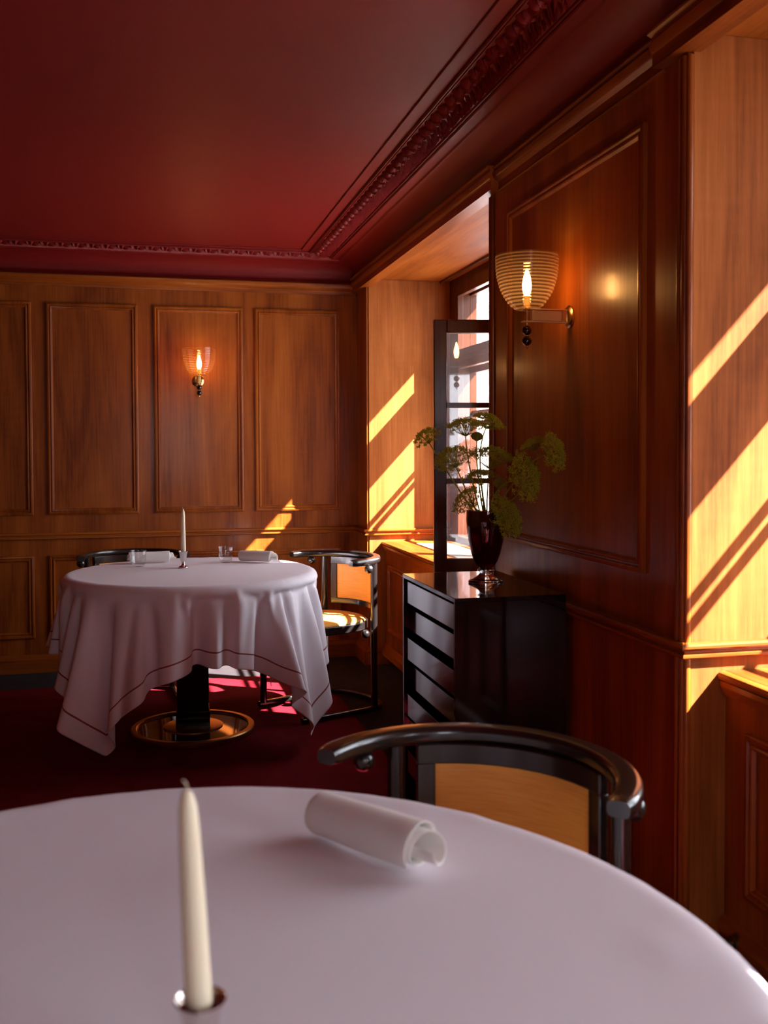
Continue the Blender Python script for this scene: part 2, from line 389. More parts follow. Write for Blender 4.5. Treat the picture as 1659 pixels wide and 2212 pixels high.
# chair rail pieces on piers and inside the recesses
def rails(name, parts, label):
    m = M()
    for p in parts: m.mould(*p)
    struct(name, m, 'wood_y' if parts[0][1] == 'y' else 'wood_x', label=label, smooth=30)
rails('trim_5', [(RAIL, 'y', W2[1], W1[0], XR, -1, -1, 1)], 'wooden chair rail on the pier between the windows')
rails('trim_6', [(RAIL, 'y', 5.93, YB, XR, -1, -1, -1)], 'short wooden chair rail in the back corner')
rails('trim_7', [(RAIL, 'x', XR, 1.86, 5.924, -1, -1, 0)], 'sunlit chair rail inside the far window recess')
rails('trim_8', [(RAIL, 'x', XR, 1.86, 2.244, -1, -1, 0)], 'sunlit chair rail inside the near window recess')
# wall cornice on the pier, and the deeper window-head beams
CP = [(0, 2.309), (.006, 2.309), (.009, 2.313), (.006, 2.317), (.006, 2.345), (.010, 2.348), (.020, 2.352), (.028, 2.362), (.031, 2.376), (.024, 2.388), (.030, 2.394), (.030, 2.399), (0, 2.400)]
BEAM = [(-.03, 2.316), (.036, 2.316), (.036, 2.350), (.040, 2.354), (.046, 2.366), (.048, 2.376), (.040, 2.384), (.040, 2.392), (.052, 2.398), (.052, 2.405), (-.03, 2.405)]
struct('trim_9', M().mould(CP, 'y', 2.36, 3.60, XR, -1), 'wood_y', label='wooden cornice above the panel between the windows', smooth=30)
struct('trim_10', M().mould(BEAM, 'y', 3.595, YB, XR, -1), 'wood_y', label='deep wooden head moulding over the far window recess', smooth=30)
struct('trim_11', M().mould(BEAM, 'y', YF, 2.365, XR, -1), 'wood_y', label='deep wooden head moulding over the near window recess', smooth=30)
# reeded corner beads at the recess edges
def corner_bead(name, y, sgn, label):
    m = M()
    for k, (o, r) in enumerate(((.010, .0085), (.030, .010))):
        yy = y + sgn * o
        m.grid([[(XR - .002 - r * math.sin(PI * j / 8), yy + r * math.cos(PI * j / 8), z) for j in range(9)] for z in (.002, 2.309)])
    m.grid([[(XR + .006 - .010 * math.cos(PI * j / 8), y - sgn * (.004 + .008 * math.sin(PI * j / 8) - .004), z) for j in range(9)] for z in (.002, 2.31)])
    struct(name, m, 'wood_v', label=label, smooth=40)
corner_bead('trim_12', 3.70, -1, 'reeded upright bead at the far window recess')
corner_bead('trim_13', 2.25, 1, 'reeded upright bead at the near window recess')
b = M().mould(BASE, 'y', W2[1], W1[0], XR, -1, -1, 1).mould(BASE, 'y', 5.93, YB, XR, -1, -1, -1)
b.mould(BASE, 'x', XR, 1.45, 5.924, -1, -1, 0).mould(BASE, 'x', XR, 1.45, 2.244, -1, -1, 0)
struct('baseboard_right', b, 'wood_y', label='wooden baseboard along the window wall')

# ---- unseen left wall and wall behind the photographer
struct('wall_left', M().box(XL - .3, XL, YF - .2, YB + .2, 0, ZC), 'wood_v', label='wood panelled wall opposite the windows')
FW = (.05, .95, .85, 2.2)        # unseen window added behind the photographer to bring in front light
wf = M().box(XL - .3, FW[0], YF - .2, YF, 0, ZC).box(FW[1], 2.3, YF - .2, YF, 0, ZC).box(FW[0], FW[1], YF - .2, YF, 0, FW[2]).box(FW[0], FW[1], YF - .2, YF, FW[3], ZC)
struct('wall_front', wf, 'wood_v', label='wood panelled wall behind the photographer')
m = M()
for a, b_ in ((FW[0], FW[0] + .07), (FW[1] - .07, FW[1]), (.47, .53)): m.box(a, b_, YF - .15, YF - .1, FW[2], FW[3])
m.box(FW[0] + .07, FW[1] - .07, YF - .15, YF - .1, FW[2], FW[2] + .07).box(FW[0] + .07, FW[1] - .07, YF - .15, YF - .1, FW[3] - .07, FW[3])
w4 = struct('added_window_4', m, 'wood_frame_v', label='plain two-light window added unseen behind the photographer for front light')
obj('pane', M().box(FW[0] + .05, .47, YF - .13, YF - .127, FW[2] + .05, FW[3] - .05), 'window_glass', w4)
obj('pane', M().box(.53, FW[1] - .05, YF - .13, YF - .127, FW[2] + .05, FW[3] - .05), 'window_glass', w4)
portal(((FW[0] + FW[1]) / 2, YF - .19, 1.525), (0, 1, 0), .9, 1.35)

# ---- outside masonry round the windows (sunlit plaster reveals)
om = M()
for (a, b_), dz in ((W1, 0.0), (W2, .03), (W3, .03)):
    om.box(2.02, 2.30, a - .2, a, 0, 3.2); om.box(2.02, 2.30, b_ - .04, b_ + .2, 0, 3.2)
    om.box(2.02, 2.30, a, b_, 2.52 + dz, 3.2); om.box(2.02, 2.36, a, b_, 0, .72)
om.box(2.02, 2.30, 2.45, 3.50, 0, 3.2); om.box(2.02, 2.30, YF - .3, W3[0] - .2, 0, 3.2)
om.box(1.60, 2.02, YF - .3, YB + .2, ZC, 2.75)
struct('wall_outside', om, 'plaster_white', label='white plaster reveal outside the windows')

# ---- windows
def window(name, rec, dz, label, nj=.12):
    y0, y1 = rec; f0 = y1 - .158; n0 = y0 + .12
    m = M()
    # inner fixed frame
    m.box(1.862, 1.90, f0, y1 + .01, .742, 2.372); m.box(1.862, 1.90, y0 - .01, n0, .742, 2.372)
    m.box(1.862, 1.90, n0, f0, 2.255, 2.372); m.box(1.862, 1.90, n0, f0, .742, .795)
    w = struct(name, m, 'wood_frame_v', label=label, bevel=.004)
    obj('transom', M().box(1.860, 1.90, n0, f0, 1.815 + dz, 1.930 + dz).box(1.853, 1.862, n0, f0, 1.86 + dz, 1.885 + dz), 'wood_frame_y', w, bevel=.004)
    # box lining between the two layers, outer frame
    o = M().box(1.90, 1.955, y1 - .12, y1, .742, 2.372).box(1.90, 1.955, y0, y0 + .12, .742, 2.372).box(1.90, 1.955, y0, y1, 2.30, 2.372)
    o.box(1.955, 2.0, y1 - .118, y1, .742, 2.372).box(1.955, 2.0, y0, y0 + nj, .742, 2.372)
    o.box(1.955, 2.0, y0, y1, 2.265, 2.372).box(1.955, 2.0, y0, y1, .742, .82)
    obj('outer_frame', o, 'wood_frame_v', w, bevel=.003)
    yl, yh = y0 + nj, y1 - .118; mid = (yl + yh) / 2 - .12
    obj('outer_transom', M().box(1.955, 2.0, yl, yh, 1.790 + dz, 1.90 + dz), 'wood_frame_y', w, bevel=.004)
    obj('mullion', M().box(1.955, 2.0, mid - .05, mid + .05, .82, 2.265), 'wood_frame_v', w, bevel=.004)
    for z in (1.530 + dz, 1.468 + dz, 1.17 + dz):
        obj('glazing_bar', M().box(1.970, 1.981, yl, yh, z, z + .032), 'wood_frame_y', w)
    cells = [(.82, 1.17 + dz), (1.202 + dz, 1.468 + dz), (1.50 + dz, 1.53 + dz), (1.562 + dz, 1.79 + dz), (1.90 + dz, 2.265)]
    for a, b2 in ((yl, mid - .05), (mid + .05, yh)):
        for z0, z1 in cells:
            obj('pane', M().box(1.974, 1.977, a, b2, z0, z1), 'window_glass', w)
    portal((2.12, (y0 + y1) / 2, 1.55), (-1, 0, 0), y1 - y0 - .1, 1.55)
    return w
win1 = window('window_1', W1, 0.0, 'dark wooden box window in the far recess with a casement swung open', .38)  # near jamb widened out of sight to keep sun off the far tabletop
win2 = window('window_2', W2, .08, 'dark wooden box window in the near recess')
window('added_window_3', W3, .08, 'dark wooden box window added unseen behind the photographer for sky light')  # out-of-frame window added to let more sky light into the room
# the inner casement swung into the room
hx, hy, fx, fy = 1.862, 3.905, 1.198, 4.045
ang = math.atan2(fy - hy, fx - hx); wl_ = math.hypot(fx - hx, fy - hy)
T = Matrix.Translation((hx, hy, 0)) @ Matrix.Rotation(ang, 4, 'Z')
z0, z1 = .804, 1.874; th = .021; st = .055
cs = M().box(0, st, -th, th, z0, z1).box(wl_ - st, wl_, -th, th, z0, z1).box(st, wl_ - st, -th, th, z1 - .056, z1).box(st, wl_ - st, -th, th, z0, z0 + .058)
case = obj('casement', cs.xf(T), 'wood_frame_v', win1, bevel=.004); case['label'] = 'dark open casement leaf with three panes'
zs = [z0 + .058, 1.192, 1.513, z1 - .056]
for k in (1, 2): obj('glazing_bar', M().box(st, wl_ - st, -th * .8, th * .8, zs[k] - .011, zs[k] + .011).xf(T), 'wood_frame_y', case)
for k in range(3):
    obj('pane', M().box(st, wl_ - st, -.0015, .0015, zs[k] + (.011 if k else 0), zs[k + 1] - (.011 if k < 2 else 0)).xf(T), 'casement_glass', case)

# ---- radiator covers with sill boards and metal grilles
def radiator(rec, label):
    y0, y1 = rec; y0 += .008; y1 -= .008
    t = thing('radiator_cover', label, 'radiator cover', (1.44, (y0 + y1) / 2, 0))
    P = (-1.44, -(y0 + y1) / 2, 0)
    def o(n, m, mat, **k): return obj(n, m, mat, t, loc=P, **k)
    g = (y0 + .16, y1 - .16)
    sill = M().box(1.440, 1.585, y0, y1, .735, .760).box(1.80, 1.858, y0, y1, .735, .760).box(1.585, 1.80, y0, g[0], .735, .760).box(1.585, 1.80, g[1], y1, .735, .760)
    o('sill_board', sill, 'wood_y')
    o('sill_nosing', M().mould([(0, .735), (.014, .735), (.022, .741), (.024, .748), (.020, .756), (.012, .760), (0, .760)], 'y', y0, y1, 1.442, -1)
      .mould([(0, .700), (.010, .700), (.012, .712), (.018, .722), (.018, .735), (0, .735)], 'y', y0, y1, 1.442, -1), 'wood_y', smooth=30)
    o('front_board', M().box(1.442, 1.460, y0, y1, .12, .735), 'wood_v')
    n = 2 if y1 - y0 < 1.6 else 3; w = (y1 - y0) / n
    for k in range(n):
        a, b2 = y0 + k * w + .10, y0 + (k + 1) * w - .10
        o('panel_moulding', M().frame((1.442, 0, 0), (0, 1, 0), (0, 0, 1), (-1, 0, 0), a, b2, .215, .625, PF), 'wood_v', smooth=35)
    o('plinth_moulding', M().mould([(0, .055), (.020, .055), (.026, .065), (.026, .098), (.020, .108), (.012, .122), (0, .130)], 'y', y0, y1, 1.442, -1), 'wood_y', smooth=30)
    for yy in (y0, y1 - .04): o('foot', M().box(1.442, 1.462, yy, yy + .04, .001, .12), 'wood_v')
    gr = M()
    k = 0; step = .011
    x = 1.585
    while x < 1.80: gr.box(x, x + .0022, g[0], g[1], .750, .754); x += step
    y = g[0]
    while y < g[1]: gr.box(1.585, 1.80, y, y + .0022, .7535, .757); y += step
    gq = o('grille', gr, 'grille_metal'); gq['kind'] = 'stuff'; gq['label'] = 'pale metal mesh grille let into the sill'
    o('radiator_fin', M().box(1.60, 1.78, g[0], g[1], .30, .62), 'plaster_white')
    return t
radiator(W1, 'wooden radiator cover and sill in the far window recess')
radiator(W2, 'wooden radiator cover and sill in the near window recess')
pt = thing('pipe', 'dull metal heating pipe at the foot of the near radiator cover', 'pipe', (1.35, 2.16, .098))
obj('tube', M().tube([(-.20, 0, 0), (-.05, 0, 0), (.086, 0, 0)], .0105, 14), 'pipe_metal', pt, smooth=50)
obj('collar', M().lathe([(.0105, .060), (.017, .062), (.017, .074), (.021, .076), (.021, .088), (.0105, .088)], 20, axis='x'), 'pipe_metal', pt, smooth=40)
obj('bracket', M().box(-.10, -.085, -.006, .006, -.0975, -.009), 'pipe_metal', pt)

# ---- ceiling frieze: flat mouldings and rows of stucco leaves
def strip(n0, n1, d, k=.0):        # profile in (offset from wall, z) for a strip hanging under the ceiling
    return [(n0, ZC + .001), (n0, ZC - d * .6), (n0 + (n1 - n0) * .3, ZC - d), (n0 + (n1 - n0) * .7, ZC - d), (n1, ZC - d * .6), (n1, ZC + .001)]
fr = M(); fb = M()
for n0, n1, d in ((.196, .207, .012), (.211, .219, .008), (.345, .352, .008), (.356, .366, .012), (.414, .422, .007)):
    fr.mould(strip(n0, n1, d), 'y', YF, YB, XR, -1, 0, -1)
    fb.mould(strip(n0, n1, d), 'x', XL, XR, YB, -1, 0, -1)
t15 = struct('trim_14', fr, 'ceiling_red', label='red stucco leaf frieze along the window side of the ceiling', smooth=30)
t16 = struct('trim_15', fb, 'ceiling_red', label='red stucco leaf frieze along the back of the ceiling', smooth=30)
def leaflet(m, bx, by, ang, ln, wd, ht):
    ca, sa = math.cos(ang), math.sin(ang); rows = []
    for i in range(7):
        t = i / 6; w = wd * math.sin(PI * (t * .86 + .07)) ** .8; row = []
        for j in range(5):
            q = j / 4 * 2 - 1
            u, v = t * ln, q * w; h = ht * (1 - q * q) * math.sin(PI * (.12 + .8 * t)) + (.25 * ht if j == 2 else 0)
            row.append((bx + ca * u - sa * v, by + sa * u + ca * v, -h))
        rows.append(row)
    m.grid(rows)
LS = 1.42       # size of one leaf unit along the run
def leaf_unit(seed):
    R = random.Random(seed); m = M()          # x across band (0 = inner edge .. .12 = outer edge), y along the run
    for k, (a, l, w) in enumerate(((200, .030, .014), (165, .036, .015), (130, .036, .014), (95, .030, .013), (235, .026, .012))):
        leaflet(m, .040, .010 + .004 * k, math.radians(a + R.uniform(-8, 8)), l * 1.15, w * 1.1, .020)
    for k in range(4):
        leaflet(m, .040 + .010 * (k % 2), -.012 + .0155 * k, math.radians(56 + 8 * R.uniform(-1, 1)), .062 + .02 * R.random(), .0062, .020)
    for k in range(3):
        leaflet(m, .078, -.008 + .019 * k, math.radians(42 + 8 * R.uniform(-1, 1)), .044, .0058, .016)
    m.ball((.046, .014, -.006), .011, 8, 5)
    m.v = [(x, y * LS, z) for x, y, z in m.v]
    return m
units = [obj('leaf_ornament', leaf_unit(k), 'ceiling_red', t15, smooth=60) for k in range(3)]
base = (XR - .340, ZC)
k = 0; y = 5.80
while y > 1.7:
    mt = Matrix.Translation((base[0], y, ZC)) @ Matrix.Rotation(random.uniform(-.05, .05), 4, 'Z')
    if k < 3: units[k].matrix_local = mt
    else: inst('leaf_ornament', units[k % 3], t15, mt)
    k += 1; y -= .082
x = .93
while x > -1.05:
    mt = Matrix.Translation((x, YB - .340, ZC)) @ Matrix.Rotation(PI / 2, 4, 'Z') @ Matrix.Scale(-1, 4, (0, 1, 0)) @ Matrix.Rotation(random.uniform(-.05, .05), 4, 'Z')
    inst('leaf_ornament', units[k % 3], t16, mt); k += 1; x -= .082

# ================================================================== TABLES
def dining_table(c, R, label):
    t = thing('dining_table', label, 'table', (c[0], c[1], .004))
    obj('tabletop', M().lathe([(.0, .716), (R - .02, .716), (R - .004, .722), (R - .004, .740), (R - .012, .746), (0, .746)], 72, cap=False), 'black_lacquer', t, smooth=40)
    obj('column', M().box(-.073, .073, -.073, .073, .030, .716), 'black_lacquer', t, bevel=.003, rot=(0, 0, -.05))
    obj('column_shoe', M().box(-.078, .078, -.078, .078, .024, .110), 'black_lacquer', t, bevel=.003, rot=(0, 0, -.05))
    obj('base_disc', M().lathe([(0, .004), (.262, .004), (.262, .019), (.15, .024), (0, .026)], 72, cap=False), 'black_lacquer', t, smooth=40)
    obj('inner_plate', M().lathe([(0, .020), (.138, .0235), (.138, .028), (.134, .030), (0, .031)], 60, cap=False), 'brass_satin', t, smooth=40)
    obj('base_ring', M().lathe([(.258, .0), (.285, .0), (.287, .004), (.287, .024), (.282, .029), (.262, .029), (.258, .025), (.258, .0)], 96, cap=False), 'brass_satin', t, smooth=40)
    for a in (.8, 2.4, 4.0, 5.5): obj('screw', M().lathe([(0, .056), (.004, .056), (.004, .060), (0, .061)], 10, c=(.088 * math.cos(a) * 1.0, .088 * math.sin(a), -.028), cap=False), 'brass', t, smooth=40)
    return t
TC = (.213, 4.71); TR = .568
NC = (-.006, 1.034); NR = .652
dining_table(TC, TR, 'round pedestal table with brass-rimmed foot near the back wall')
dining_table(NC, NR, 'round pedestal table in the foreground hidden under its white cloth')

# ---- draped cloth: a short cloth simulation over the round top, kept as a plain mesh
def drape(N=76, side=1.80, R=TR, H=.750, frames=110):
    me = bpy.data.meshes.new('drape'); vs = []; fs = []
    for j in range(N + 1):
        for i in range(N + 1):
            u = (i / N - .5) * side; v = (j / N - .5) * side
            vs.append((u, v, H + .012 + .006 * math.sin(7.3 * u + 1) * math.cos(6.1 * v + .4)))
    for j in range(N):
        for i in range(N):
            q = j * (N + 1) + i; fs.append((q, q + 1, q + N + 2, q + N + 1))
    me.from_pydata(vs, [], fs)
    o = bpy.data.objects.new('drape', me); COL.objects.link(o)
    cm = M(); n = 96
    cm.lathe([(R - .012, H - .03), (R, H - .02), (R + .001, H - .008), (R - .004, H - .002), (R - .012, H)], n)
    tme = bpy.data.meshes.new('drape_form'); tme.from_pydata(cm.v, [], cm.f)
    tb = bpy.data.objects.new('drape_form', tme); COL.objects.link(tb)
    tb.modifiers.new('col', 'COLLISION'); tb.collision.thickness_outer = .004; tb.collision.cloth_friction = 40
    c = o.modifiers.new('cloth', 'CLOTH'); s = c.settings
    s.quality = 5; s.mass = .4; s.tension_stiffness = 15; s.compression_stiffness = 15; s.shear_stiffness = 4; s.bending_stiffness = .6; s.air_damping = 2
    c.collision_settings.distance_min = .004; c.collision_settings.use_self_collision = False
    c.point_cache.frame_start = 1; c.point_cache.frame_end = frames
    for f in range(1, frames + 1): S.frame_set(f)
    ev = o.evaluated_get(bpy.context.evaluated_depsgraph_get()); em = ev.to_mesh()
    pts = [tuple(v.co) for v in em.vertices]; ev.to_mesh_clear()
    bpy.data.objects.remove(o); bpy.data.objects.remove(tb); S.frame_set(1)
    # open the pleats a little: starched linen stands off the table edge between its corners
    q = []
    for x, y, z in pts:
        d = H + .004 - z; r = math.hypot(x, y); a = math.atan2(y, x)
        if d > .003 and r > .3:
            w = abs(math.cos(2 * a)) ** .8
            f = .60 * math.cos(13 * a + .9 + .8 * math.sin(2 * a)) + .40 * math.cos(8 * a + 2.2) + .22 * math.cos(21 * a + 1.0)
            dd = max(0, d - .015)
            e = min(1, d / .07); e = e * e * (3 - 2 * e)
            rn = R + .004 + .024 * e + (r - R) * 1.1 + dd * (.10 * w - .07 * (1 - w)) + dd * .19 * f * (.3 + .7 * w)
            rn = max(rn, R + .002 - .5 * max(0, d - .01)); x *= rn / r; y *= rn / r
        q.append((x, y, z))
    pts = q
    out = bpy.data.meshes.new('tablecloth'); out.from_pydata(pts, [], fs)
    uv = out.uv_layers.new(name='UVMap')
    for p in out.polygons:
        for li in p.loop_indices:
            vi = out.loops[li].vertex_index; uv.data[li].uv = ((vi % (N + 1)) / N, (vi // (N + 1)) / N)
    out.materials.append(MATS['table_linen']); out.shade_smooth()
    return out
cloth_me = drape()
def lay_cloth(c, rz, sx, label):
    o = bpy.data.objects.new('tablecloth', cloth_me); COL.objects.link(o)
    o.location = (c[0], c[1], .0035); o.rotation_euler = (0, 0, rz); o.scale = (sx, sx, 1)
    sb = o.modifiers.new('sub', 'SUBSURF'); sb.levels = 1; sb.render_levels = 2
    so_ = o.modifiers.new('thick', 'SOLIDIFY'); so_.thickness = .0012; so_.offset = 1
    tag(o, label, 'tablecloth')
lay_cloth(TC, math.radians(6), 1.0, 'white square tablecloth with brown hem stitching on the far table')
lay_cloth(NC, math.radians(30), NR / TR, 'white tablecloth on the foreground table')
ZT = .7625          # top of the linen

# ================================================================== CHAIRS
def make_chair():
    t = bpy.data.objects.new('barrel_chair', None); COL.objects.link(t)
    # local frame: +y is the way the sitter faces; origin on the floor under the rail's centre
    R = .270
    pth = [(R * math.cos(math.radians(a)), R * math.sin(math.radians(a)), .7655) for a in [4 - 188 * k / 60 for k in range(61)]]
    rail = M(); sec0 = rounded(.047, .033, .012, 4)
    rows = []; P = [Vector(p) for p in pth]
    for i, p in enumerate(P):
        tt = (P[min(i + 1, 60)] - P[max(i - 1, 0)]).normalized(); nn = Vector((tt.y, -tt.x, 0))
        e = min(i, 60 - i); k = 1.0 if e > 1 else (.80, .95)[e]
        rows.append([(p.x + nn.x * a * k, p.y + nn.y * a * k, p.z + b * k) for a, b in sec0])
    rail.grid(rows, True, True)
    obj('top_rail', rail, 'ebonised_wood', t, smooth=40)
    px, py = .222, -.158
    for s in (-1, 1):
        obj('post', M().tube([(s * px, py, z) for z in (.022, .3, .6, .752)], .0175, 18), 'ebonised_wood', t, smooth=50)
        obj('front_leg', M().tube([(s * .205, .235, z) for z in (.022, .2, .418)], .0175, 18), 'ebonised_wood', t, smooth=50)
        b = math.radians(-12)
        obj('ball', M().ball((s * .260, -.098, .729), .0215), 'ebonised_wood', t, smooth=60)
        obj('ball', M().ball((s * .212, -.112, .398), .0215), 'ebonised_wood', t, smooth=60)
        obj('ball', M().ball((s * .200, .192, .398), .0215), 'ebonised_wood', t, smooth=60)
    # floor runner: a U with its arms forward
    run = [(.205, .262), (.208, .20), (.216, .05), (.224, -.08)]
    arc = [(.226 * math.cos(a), -.155 + .112 * math.sin(a)) for a in [-PI * k / 24 for k in range(1, 24)]]
    path = [(x, y, .0175) for x, y in run] + [(x, y, .0175) for x, y in arc] + [(-x, y, .0175) for x, y in reversed(run)]
    obj('floor_runner', M().sweep_flat(path, rounded(.030, .027, .008, 3)), 'ebonised_wood', t, smooth=40)
    # seat: U-shaped frame and cushion
    def outline(o, n=16):
        pts = [(.222 + o, .235), (.215 + o, .255 + o), (.12, .272 + o), (0, .276 + o), (-.12, .272 + o), (-.215 - o, .255 + o), (-.222 - o, .235)]
        for k in range(n + 1):
            a = PI + PI * k / n; pts.append(((.226 + o) * math.cos(a), -.02 + (.205 + o) * math.sin(a)))
        return pts
    m = M(); m.grid([[(x, y, z) for x, y in outline(o)] for o, z in ((-.004, .416), (0, .420), (0, .452), (-.004, .456), (-.020, .457))], True, True)
    obj('seat_frame', m, 'ebonised_wood', t, smooth=35)
    m = M(); rows = [[(x, y, .452) for x, y in outline(-.014)], [(x, y, .460) for x, y in outline(-.013)]]
    for q, z in ((.96, .468), (.85, .474), (.6, .479), (.3, .481), (.02, .482)): rows.append([(x * q, y * q, z) for x, y in outline(-.014)])
    m.grid(rows, True, True)
    obj('seat_cushion', m, 'upholstery', t, smooth=60)
    # back panel between the posts, following a shallow arc
    def bx(q, d=0):      # q in -1..1 across
        a = q * .80; rr = .292 + d; return (rr * math.sin(a) * .97, .043 - rr * math.cos(a))
    w = .90
    def slab(q0, q1, z0, z1, d0, d1, n=10):
        m = M(); rows = []
        for k in range(n + 1):
            q = q0 + (q1 - q0) * k / n
            i_, o_ = bx(q, -d0), bx(q, d1)
            rows.append([(*i_, z0), (*i_, z1), (*o_, z1), (*o_, z0)])
        return m.grid(rows, True, True)
    bf = slab(-w, w, .712, .752, .010, .010); bf.v += []
    k = slab(-w, w, .500, .530, .010, .010); bf.add(k.v, k.f)
    k = slab(-w, -w + .16, .525, .715, .010, .010, 3); bf.add(k.v, k.f)
    k = slab(w - .16, w, .525, .715, .010, .010, 3); bf.add(k.v, k.f)
    obj('back_frame', bf, 'ebonised_wood', t, bevel=.003, smooth=35)
    m = M(); rows = []
    for k in range(15):
        q = -w + .14 + (2 * w - .28) * k / 14; row = []
        for j in range(9):
            z = .522 + .198 * j / 8; puff = .009 * (1 - (k / 7 - 1) ** 4) * (1 - (j / 4 - 1) ** 4)
            row.append((*bx(q, -.004 - puff), z))
        rows.append(row)
    m.grid(rows)
    rows = [[(*bx(-w + .14 + (2 * w - .28) * k / 14, .006), z) for z in (.522, .720)] for k in range(15)]
    m.grid(rows)
    obj('back_cushion', m, 'upholstery', t, smooth=60)
    return t
def set_chair(t, O, F, label):
    t.location = (O[0], O[1], .004); t.rotation_euler = (0, 0, math.atan2(-F[0], F[1]))
    tag(t, label, 'chair', 'black barrel-backed chairs round the tables')
c0 = make_chair()
c1 = copy_tree(c0); c2 = copy_tree(c0)
set_chair(c0, (.526, 1.590), (-.685, -.728), 'black bentwood barrel chair with orange back pad at the foreground table')
set_chair(c1, (.884, 4.975), (-.915, -.403), 'black bentwood barrel chair with sunlit seat right of the far table')
set_chair(c2, (-.055, 5.355), (.16, -.987), 'black bentwood barrel chair behind the far table under the panelled wall')

# ================================================================== CHEST OF DRAWERS
cx0, cx1, cy0, cy1, ch = .930, 1.300, 2.912, 3.548, .866
cab = thing('chest_of_drawers', 'glossy black lacquered chest of open-gapped drawers against the pier', 'chest of drawers', (cx0, cy0, 0))
def cb(n, m, mat, **k): return obj(n, m, mat, cab, loc=(-cx0, -cy0, 0), **k)
cb('top', M().box(cx0, cx1, cy0, cy1, ch - .014, ch), 'black_lacquer', bevel=.0015)
cb('side_panel', M().box(cx0, cx1, cy0, cy0 + .014, .002, ch - .014), 'black_lacquer', bevel=.001)
cb('side_panel', M().box(cx0, cx1, cy1 - .014, cy1, .002, ch - .014), 'black_lacquer', bevel=.001)
cb('back_panel', M().box(cx1 - .012, cx1, cy0 + .014, cy1 - .014, .002, ch - .014), 'black_lacquer')
cb('bottom', M().box(cx0 + .02, cx1 - .012, cy0 + .014, cy1 - .014, .002, .018), 'black_lacquer')
for k in range(8):
    zt = ch - .024 - k * .1045; dd = .008 if k % 2 == 0 else .024
    cb('drawer', M().box(cx0 + dd, cx1 - .05, cy0 + .016, cy1 - .016, zt - .080, zt), 'drawer_lacquer', bevel=.0012)

# ================================================================== VASE AND FLOWERS
vx, vy, vz = 1.145, 3.235, ch
vase = thing('vase', 'dark red footed glass vase of green umbels on the black chest', 'vase', (vx, vy, vz + .0005))
prof_o = [(.020, .052), (.030, .058), (.042, .075), (.052, .105), (.060, .145), (.065, .185), (.067, .215), (.066, .246)]
prof_i = [(.062, .246), (.061, .215), (.059, .185), (.054, .145), (.045, .105), (.034, .080), (.018, .070), (.001, .068)]
bowl = M().lathe([(.001, .050)] + prof_o + prof_i, 48, cap=False)
nv = []
for (x, y, z) in bowl.v:
    a = math.atan2(y, x); r = math.hypot(x, y); lob = 1 + .014 * math.sin(6 * a + 14 * z)
    zz = z + (z / .246) ** 2 * (-.10 * x) if z > .1 else z
    nv.append((x * lob, y * lob, zz))
bowl.v = nv
obj('bowl', bowl, 'red_glass', vase, smooth=60)['label'] = 'deep red glass bowl'
obj('foot', M().lathe([(.001, .0), (.058, .0), (.061, .003), (.060, .007), (.044, .014), (.028, .024), (.021, .033), (.024, .038), (.030, .041), (.030, .045), (.024, .048), (.021, .052), (.001, .053)], 44, cap=False), 'solid_glass', vase, smooth=60)['label'] = 'clear glass foot'

